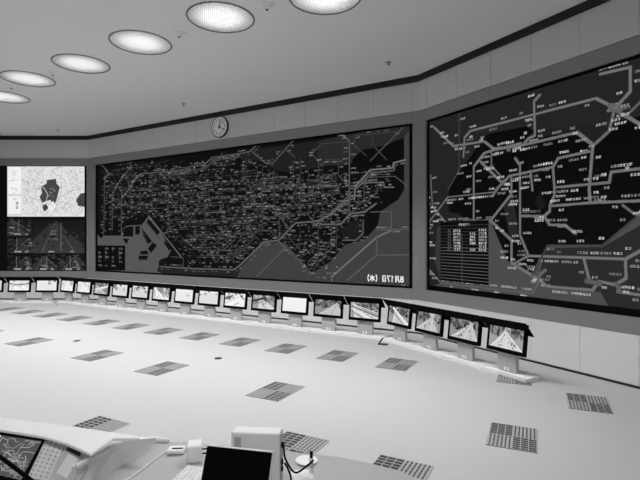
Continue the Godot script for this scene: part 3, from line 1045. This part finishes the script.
# ---- floor grilles
func vents() -> void:
	var u := Vector2(cos(deg_to_rad(30.709)), -sin(deg_to_rad(30.709)))
	var n := Vector2(-u.y, u.x)
	var bars_a := newst()
	var bars_b := newst()
	var qw := 0.262; var qd := 0.362
	for i in 7:
		box(bars_a, Vector3(0, 0.006, -qd / 2 + qd * i / 6.0), Vector3(qw, 0.004, 0.015))
	for i in 4:
		box(bars_a, Vector3(-qw / 2 + qw * i / 3.0, 0.0055, 0), Vector3(0.010, 0.003, qd))
	for i in 7:
		box(bars_b, Vector3(-qw / 2 + qw * i / 6.0, 0.006, 0), Vector3(0.027, 0.004, qd))
	for i in 7:
		box(bars_b, Vector3(0, 0.0055, -qd / 2 + qd * i / 6.0), Vector3(qw, 0.003, 0.010))
	var ma := done(bars_a); var mb := done(bars_b)
	var back := box_mesh(Vector3(0.54, 0.004, 0.74), 0.0, Vector3(0, 0.002, 0))
	var hole := grey(0.22, 0.9)
	var bar := grey(0.66, 0.6)
	var list := []
	for k in 12:
		list.append([-16.27 + 1.1955 * k, 7.93, "%s grey floor grille of the row nearest the monitors, counted from the left" % ["first", "second", "third", "fourth", "fifth", "sixth", "seventh", "eighth", "ninth", "tenth", "eleventh", "last"][k]])
	list += [[-12.7, 5.62, "floor grille cut by the photo's left edge, left end of the second row"], [-10.64, 5.62, "second floor grille of the second row, left of the room's middle"], [-8.26, 5.62, "third floor grille of the second row, near a small round floor outlet"],
		[-6.48, 5.62, "fourth floor grille of the second row, well in front of the monitors"], [-4.08, 5.62, "large clear floor grille in the middle of the open floor above the computer tower"],
		[-0.86, 5.66, "large floor grille with four crisp quarters on the open floor at right"], [-1.66, 4.14, "floor grille half covered by the curved desk edge at the bottom"],
		[-2.82, 4.14, "floor grille right behind the white computer tower"], [-5.11, 3.34, "floor grille peeping out behind the white hood of the control desk"],
		[-0.16, 7.36, "floor grille beside the right wall, right of the last monitor"], [-1.2, 8.1, "floor grille tucked under the plinth of the last monitor"]]
	var proto: Node3D
	for e in list:
		var p: Vector2 = u * e[0] + n * e[1]
		var t: Node3D
		var at := Vector3(p.x, 0, -p.y)
		if proto == null:
			t = thing("floor_grille", e[2], "vent", at, deg_to_rad(TURN_C + 3), "square floor grilles")
			part("backing", back, hole, t)
			for q in [[-1, -1, ma], [1, -1, mb], [-1, 1, mb], [1, 1, ma]]:
				part("grille_panel", q[2], bar, t, Vector3(q[0] * 0.135, 0, q[1] * 0.185))
			proto = t
		else:
			t = proto.duplicate(); t.name = numbered("floor_grille"); add_child(t, true); t.position = at
			if absf(e[0]) < 1.3:
				t.rotation.y = deg_to_rad(-24.0)
				t.scale = Vector3(0.92, 1, 0.92)
			tag(t, e[2], "vent", "square floor grilles")
	var cap := lathe([Vector2(0, 0.012), Vector2(0.075, 0.012), Vector2(0.085, 0.004), Vector2(0.085, 0)], 24)
	for e in [[-5.30, -10.35, "small round dark floor outlet between the two rows of grilles, the left one"], [-1.89, -8.82, "small round dark floor outlet left of the room's middle, in front of the central map"], [-8.9, -16.05, "tiny dark floor outlet close to the monitor plinths at far left"]]:
		lone("floor_outlet", cap, M.dark, e[2], "floor outlet", Vector3(e[0], 0, e[1]), "round floor outlets").scale = Vector3.ONE * (0.55 if e[1] < -15 else 0.85)


func ceiling_bits() -> void:
	var body := lathe([Vector2(0, -0.075), Vector2(0.055, -0.075), Vector2(0.07, -0.055), Vector2(0.075, -0.03), Vector2(0.105, -0.025), Vector2(0.11, 0)], 28)
	var eye := lathe([Vector2(0, -0.088), Vector2(0.022, -0.085), Vector2(0.028, -0.074)], 16)
	var d := [[179, 33, "smoke detector between the fourth and fifth round ceiling lights"], [53, 72, "smoke detector between the second and third round ceiling lights"], [11.5, 85.5, "smoke detector beside the second round ceiling light, near the left edge"], [267, 5, "smoke detector between the two rightmost round ceiling lights"]]
	for e in d:
		var t := thing("smoke_detector", "small round white " + e[2], "detector", up_there(e[0], e[1]), 0, "smoke detectors on the ceiling")
		part("housing", body, M.white, t)
		part("sensor", eye, M.dark, t)
	var stem := lathe([Vector2(0, -0.10), Vector2(0.03, -0.10), Vector2(0.03, -0.09), Vector2(0.012, -0.085), Vector2(0.012, -0.03), Vector2(0.03, -0.02), Vector2(0.035, 0)], 16)
	var rose := lathe([Vector2(0.0, -0.012), Vector2(0.06, -0.012), Vector2(0.075, 0)], 20)
	for e in [[183.5, 103.5, "dark sprinkler head on the ceiling left of the clock"], [58, 129.5, "dark sprinkler head on the ceiling close to the left wall"], [388.5, 62, "dark sprinkler head on the ceiling above the wall corner at right"]]:
		var t := thing("sprinkler", e[2], "sprinkler", up_there(e[0], e[1]), 0, "ceiling sprinklers")
		part("head", stem, M.dark, t, Vector3.ZERO, Basis.from_scale(Vector3(0.8, 0.6, 0.8)))
		part("escutcheon", rose, M.mid, t)


# where a fitting hangs on the ceiling, from the bearing it is seen at
func up_there(x: float, y: float) -> Vector3:
	var z := (CEIL - EYE) * 475.0 / (240.0 - y)
	return Vector3((x - 320.0) / 475.0 * z, CEIL, -z)


func clock() -> void:
	var at := on_wall(A, TURN_C, 6.50, 5.585, 0.0)
	var t := thing("wall_clock", "round white wall clock with dark rim above the central map", "clock", at, deg_to_rad(TURN_C))
	t.scale = Vector3(1.06, 1.06, 0.6)
	var up := Basis(Vector3.RIGHT, PI / 2)
	part("case", lathe([Vector2(0.278, 0.10), Vector2(0.284, 0.112), Vector2(0.30, 0.105), Vector2(0.30, 0.0), Vector2(0.2, 0.0)], 48), M.dark, t, Vector3.ZERO, up)
	var dial := part("dial", lathe([Vector2(0, 0.1), Vector2(0.28, 0.1), Vector2(0.28, 0.02)], 48), M.white, t, Vector3.ZERO, up)
	var f := SystemFont.new()
	f.font_names = PackedStringArray(["Droid Sans"])
	for h in range(1, 13):
		var tm := TextMesh.new()
		tm.text = str(h); tm.font = f; tm.font_size = 32; tm.pixel_size = 0.0032; tm.depth = 0.004; tm.curve_step = 2.0
		# the picture is mirrored: the hours run the other way round
		var a := -TAU * h / 12.0
		part("numeral", tm, M.black, dial, Vector3(sin(a) * 0.205, 0.1025, -cos(a) * 0.205), Basis(Vector3.RIGHT, -PI / 2) * Basis.from_scale(Vector3(-1, 1, 1)))
	for e in [["minute_hand", 116.0, 0.21, 0.030], ["hour_hand", 13.0, 0.17, 0.040]]:
		var st := newst()
		var a := deg_to_rad(e[1])
		var dir := Vector3(sin(a), cos(a), 0); var sd := Vector3(cos(a), -sin(a), 0)
		var z := Vector3(0, 0, 0.108 if e[0] == "hour_hand" else 0.113)
		var l := [z - dir * 0.05 - sd * e[3] * 0.5, z + dir * e[2] - sd * e[3] * 0.3, z + dir * e[2] + sd * e[3] * 0.3, z - dir * 0.05 + sd * e[3] * 0.5]
		part(e[0], plate(l, Vector3.BACK, 0.004), M.black, t)
	part("hub", lathe([Vector2(0, 0.118), Vector2(0.018, 0.118), Vector2(0.018, 0.1)], 16), M.black, t, Vector3.ZERO, up)


# ---- the control desk in front
func desk() -> void:
	var n := Vector3(-0.235, 0.769, 0.594)
	var t := thing("control_desk", "large curved white control desk at the bottom, with hooded sloping panel at left", "desk", Vector3.ZERO)
	var top := PackedVector2Array([Vector2(-2.7, -3.3), Vector2(-1.4, -3.5), Vector2(-1.0, -3.49), Vector2(-0.6, -3.42), Vector2(-0.3, -3.36), Vector2(-0.07, -3.3), Vector2(0.12, -3.255), Vector2(0.32, -3.17), Vector2(0.51, -3.06), Vector2(0.64, -2.93), Vector2(0.75, -2.75), Vector2(0.84, -2.5), Vector2(0.9, -2.1), Vector2(0.9, -1.7), Vector2(-2.7, -1.7)])
	var st := newst(); slab(st, top, 0.68, 0.72, 0.012)
	part("desk_top", done(st), M.desk, t)
	var body := PackedVector2Array()
	for p in top:
		body.append(Vector2(p.x * 0.93 - 0.03, (p.y + 2.5) * 0.85 - 2.5))
	st = newst(); slab(st, body, 0.0, 0.68)
	part("desk_body", done(st), M.mid, t)
	var hood := PackedVector2Array([Vector2(-2.582, -3.407), Vector2(-2.230, -3.310), Vector2(-1.579, -3.124), Vector2(-1.130, -2.981), Vector2(-1.116, -2.945), Vector2(-1.283, -2.945), Vector2(-1.319, -2.730), Vector2(-1.545, -2.878), Vector2(-1.723, -2.966), Vector2(-2.074, -3.078), Vector2(-2.420, -3.193)])
	st = newst(); slab(st, hood, 0.956, 0.97, 0.006)
	part("hood", done(st), M.white, t)
	# back of the hood down to the desk
	st = newst()
	for i in 2:
		var a := v3(hood[i], 0.94) + Vector3(0, 0, 0.03); var b := v3(hood[i + 1], 0.94) + Vector3(0, 0, 0.03)
		var dn := Vector3(0, -0.22, 0)
		var th := Vector3(0.0, 0, 0.025)
		quad(st, a, b, b + dn, a + dn, Vector3.FORWARD); quad(st, a + th, b + th, b + dn + th, a + dn + th, Vector3.BACK)
		quad(st, a, b, b + th, a + th, Vector3.UP)
	part("hood_back", done(st), M.white, t)
	part("sloping_panel", plate([Vector3(-2.716, 0.928, -3.394), Vector3(-2.133, 0.930, -3.167), Vector3(-1.752, 0.930, -3.016), Vector3(-1.567, 0.930, -2.943), Vector3(-1.359, 0.907, -2.830), Vector3(-1.417, 0.750, -2.650), Vector3(-2.280, 0.640, -2.850)], n, 0.03), M.pale, t)
	var fr := part("map_display", plate([Vector3(-2.666, 0.916, -3.333), Vector3(-2.112, 0.933, -3.135), Vector3(-1.740, 0.945, -3.003), Vector3(-1.738, 0.765, -2.770), Vector3(-2.405, 0.744, -3.007)], n, 0.02), M.plastic, t)
	var sl := [Vector3(-2.544, 0.904, -3.266), Vector3(-2.097, 0.922, -3.113), Vector3(-1.751, 0.934, -2.991), Vector3(-1.767, 0.784, -2.803), Vector3(-2.355, 0.774, -3.023)]
	st = newst()
	var ids := Geometry2D.triangulate_polygon(PackedVector2Array([Vector2(0, 0), Vector2(1, 0), Vector2(2, 0), Vector2(2, 1), Vector2(0, 1)]))
	var uv := [Vector2(-0.6, 0), Vector2(0.13, 0), Vector2(1, 0), Vector2(0.95, 1), Vector2(-0.5, 1)]
	for i in ids:
		st.set_uv((uv[i] + Vector2(0.6, 0)) / 1.6); st.add_vertex(sl[i])
	var k := Canvas.new(320, 200, 84, 1, 1, 200, 31)
	k.box(0, 0, 152, 200, 225)
	k.box(0, 150, 320, 200, 60)
	for q in 40:
		var c := Vector2(k.rng.randf_range(164, 300), k.rng.randf_range(10, 130)); var dir := k.rng.randf() * TAU
		for m in 6:
			var e := (c + Vector2.from_angle(dir) * k.rng.randf_range(8, 20)).clamp(Vector2(160, 5), Vector2(314, 145))
			k.seg(c, e, 2.2, k.rng.randi_range(120, 190)); c = e; dir += k.rng.randf_range(-1.0, 1.0)
	part("screen", done(st), glowing(k.texture(), 0.9), fr)
	part("button_sheet", plate([Vector3(-1.741, 0.945, -3.018), Vector3(-1.583, 0.941, -2.949), Vector3(-1.583, 0.798, -2.764), Vector3(-1.739, 0.793, -2.820)], n, 0.01), M.white, t).set_meta("label", "white strip of printed push buttons")
	var bl := [Vector3(-1.741, 0.945, -3.018), Vector3(-1.583, 0.941, -2.949), Vector3(-1.583, 0.798, -2.764), Vector3(-1.739, 0.793, -2.820)]
	var sheet := t.get_node("button_sheet")
	for j in 9:
		for i in 4:
			var u := 0.14 + 0.24 * i; var w := 0.08 + 0.105 * j
			var p: Vector3 = (bl[0].lerp(bl[1], u)).lerp(bl[3].lerp(bl[2], u), w)
			st = newst()
			var ax: Vector3 = (bl[1] - bl[0]).normalized()
			box(st, p + n * 0.003, Vector3(0.018, 0.006, 0.012), 0.002, Basis(ax, n, ax.cross(n)))
			part("button", done(st), M.pale, sheet)
	var ph := part("telephone_panel", plate([Vector3(-1.559, 0.938, -2.924), Vector3(-1.362, 0.912, -2.813), Vector3(-1.381, 0.802, -2.678), Vector3(-1.565, 0.803, -2.753)], n, 0.025), M.pale, t)
	var ks := part("key_strip", plate([Vector3(-1.543, 0.936, -2.908), Vector3(-1.435, 0.925, -2.851), Vector3(-1.436, 0.911, -2.834), Vector3(-1.546, 0.922, -2.892)], n, 0.008), M.dark, ph)
	ks.set_meta("label", "dark strip with small keys")
	part("lcd", plate([Vector3(-1.517, 0.910, -2.864), Vector3(-1.437, 0.900, -2.820), Vector3(-1.459, 0.827, -2.735), Vector3(-1.545, 0.836, -2.780)], n, 0.008), M.white, ph).set_meta("label", "blank white display")
	# end cheek and the low rail on the desk
	var ck := [Vector3(-1.185, 0.72, -3.53), Vector3(-1.185, 0.735, -3.53), Vector3(-1.24, 0.83, -3.27), Vector3(-1.275, 0.905, -3.05), Vector3(-1.39, 0.905, -2.71), Vector3(-1.39, 0.72, -2.71)]
	var cn := Vector3(0.94, 0, 0.3).normalized()
	part("end_cheek", plate(ck, cn, 0.035), M.white, t)
	part("cheek_cap", tube([Vector3(-1.27, 0.905, -3.06), Vector3(-1.33, 0.905, -2.885), Vector3(-1.39, 0.905, -2.71)], 0.015), M.white, t)
	st = newst(); box(st, Vector3.ZERO, Vector3(0.24, 0.03, 0.03), 0.006)
	part("edge_lip", done(st), M.white, t, Vector3(-1.225, 0.733, -3.485), Basis(Vector3.UP, deg_to_rad(-4)))
	part("rail", tube([Vector3(-1.06, 0.722, -3.37), Vector3(-1.11, 0.722, -3.2), Vector3(-1.16, 0.722, -3.0), Vector3(-1.27, 0.722, -2.7)], 0.009), M.pale, t)

	# things standing on it
	var cr := thing("card_reader", "flat white card reader with black slot on desk beside the hood", "card reader", Vector3(-1.0, 0.722, -3.31), deg_to_rad(4))
	part("housing", box_mesh(Vector3(0.12, 0.03, 0.09), 0.008, Vector3(0, 0.015, 0)), M.white, cr)
	part("slot", box_mesh(Vector3(0.075, 0.004, 0.014), 0.0, Vector3(0.01, 0.031, 0.012)), M.black, cr)

	var wb := thing("speaker_box", "small white box on desk left of the black monitor", "box", Vector3(-0.845, 0.72, -3.2), deg_to_rad(12))
	part("housing", box_mesh(Vector3(0.10, 0.115, 0.12), 0.008, Vector3(0, 0.0575, 0)), M.white, wb)
	for y in [0.05, 0.08]:
		part("plug", box_mesh(Vector3(0.035, 0.008, 0.008), 0.002, Vector3(0.066, y, 0.03)), M.black, wb)

	var kb := thing("keyboard", "white keyboard lying on desk left of the black monitor", "keyboard", Vector3(-0.80, 0.72, -2.88), deg_to_rad(-12))
	part("base", box_mesh(Vector3(0.2, 0.022, 0.36), 0.006, Vector3(0, 0.011, 0)), M.white, kb)
	var key := box_mesh(Vector3(0.024, 0.008, 0.02), 0.003)
	for j in 12:
		for i in 6:
			part("key", key, M.white, kb, Vector3(-0.08 + 0.031 * i, 0.026, -0.16 + 0.028 * j))

	var mo := thing("desk_monitor", "dark switched-off monitor on desk in front of white computer tower", "monitor", Vector3(-0.44, 0.72, -2.44), deg_to_rad(-13))
	var tilt := Basis(Vector3.RIGHT, deg_to_rad(-26))
	var cs := part("casing", box_mesh(Vector3(0.372, 0.315, 0.035), 0.006, Vector3(0, 0.16, -0.02)), M.white, mo, Vector3(0, 0.1, -0.03 + 0.1), tilt)
	cs.set_meta("label", "pale casing")
	part("screen", box_mesh(Vector3(0.364, 0.304, 0.006), 0.001, Vector3(0, 0.1565, 0.0)), M.plastic, cs)
	part("stand", box_mesh(Vector3(0.07, 0.22, 0.03), 0.006, Vector3(0, 0.11, -0.03)), M.mid, mo)
	part("foot", box_mesh(Vector3(0.22, 0.018, 0.16), 0.006, Vector3(0, 0.009, -0.01)), M.mid, mo)

	var pc := thing("computer_tower", "white computer tower standing on desk behind the black monitor", "computer", Vector3(-0.375, 0.72, -2.83), deg_to_rad(-4.5))
	part("case", box_mesh(Vector3(0.29, 0.35, 0.10), 0.006, Vector3(0, 0.175, 0)), M.white, pc)
	part("front_grille", box_mesh(Vector3(0.04, 0.20, 0.004), 0.001, Vector3(-0.105, 0.225, 0.051)), M.mid, pc)
	part("rear_plate", box_mesh(Vector3(0.004, 0.33, 0.085), 0.001, Vector3(0.146, 0.175, 0)), M.mid, pc)
	for y in [0.27, 0.17, 0.13]:
		part("socket", box_mesh(Vector3(0.012, 0.03, 0.025), 0.003, Vector3(0.152, y, 0.01)), M.black, pc)

	lone("power_cable", tube([Vector3(-0.216, 0.99, -2.82), Vector3(-0.205, 0.90, -2.82), Vector3(-0.15, 0.80, -2.86), Vector3(-0.08, 0.83, -2.88), Vector3(-0.04, 0.865, -2.88)], 0.006), M.black, "black cable curving from the computer tower to the white handset", "cable")
	lone("signal_cable", tube([Vector3(-0.210, 0.88, -2.81), Vector3(-0.19, 0.86, -2.79), Vector3(-0.17, 0.80, -2.78), Vector3(-0.19, 0.74, -2.74), Vector3(-0.24, 0.728, -2.6)], 0.006), M.black, "black cable hanging down behind the black monitor's right edge", "cable")

	var hs := thing("phone_dock", "white handset dock with black tip on desk right of the computer tower", "telephone", Vector3(-0.105, 0.72, -2.88), deg_to_rad(8))
	part("dock", box_mesh(Vector3(0.14, 0.06, 0.13), 0.012, Vector3(0, 0.03, 0)), M.white, hs)
	part("handset", box_mesh(Vector3(0.026, 0.10, 0.03), 0.008, Vector3(0.055, 0.10, -0.02)), M.white, hs)
	part("tip", box_mesh(Vector3(0.018, 0.045, 0.02), 0.005, Vector3(0.055, 0.165, -0.02)), M.black, hs)
	lone("saucer", lathe([Vector2(0, 0.006), Vector2(0.05, 0.006), Vector2(0.072, 0.014), Vector2(0.075, 0.012), Vector2(0.05, 0.0), Vector2(0, 0.0)], 32), M.white, "shallow white dish on desk behind the white handset dock", "dish", Vector3(-0.09, 0.72, -3.17))

	var mi := thing("microphone", "black gooseneck microphone crossing the display at lower left corner", "microphone", Vector3(-1.229, 0.720, -2.383))
	part("base", lathe([Vector2(0, 0.03), Vector2(0.05, 0.03), Vector2(0.06, 0.02), Vector2(0.06, 0)], 24), M.plastic, mi)
	part("stem", tube([Vector3(0, 0.02, 0), Vector3(-0.239, 0.180, -0.107), Vector3(-0.403, 0.260, -0.159), Vector3(-0.590, 0.310, -0.251)], 0.011), M.plastic, mi)
	part("capsule", tube([Vector3(-0.590, 0.310, -0.251), Vector3(-0.711, 0.340, -0.311)], 0.022), M.black, mi)
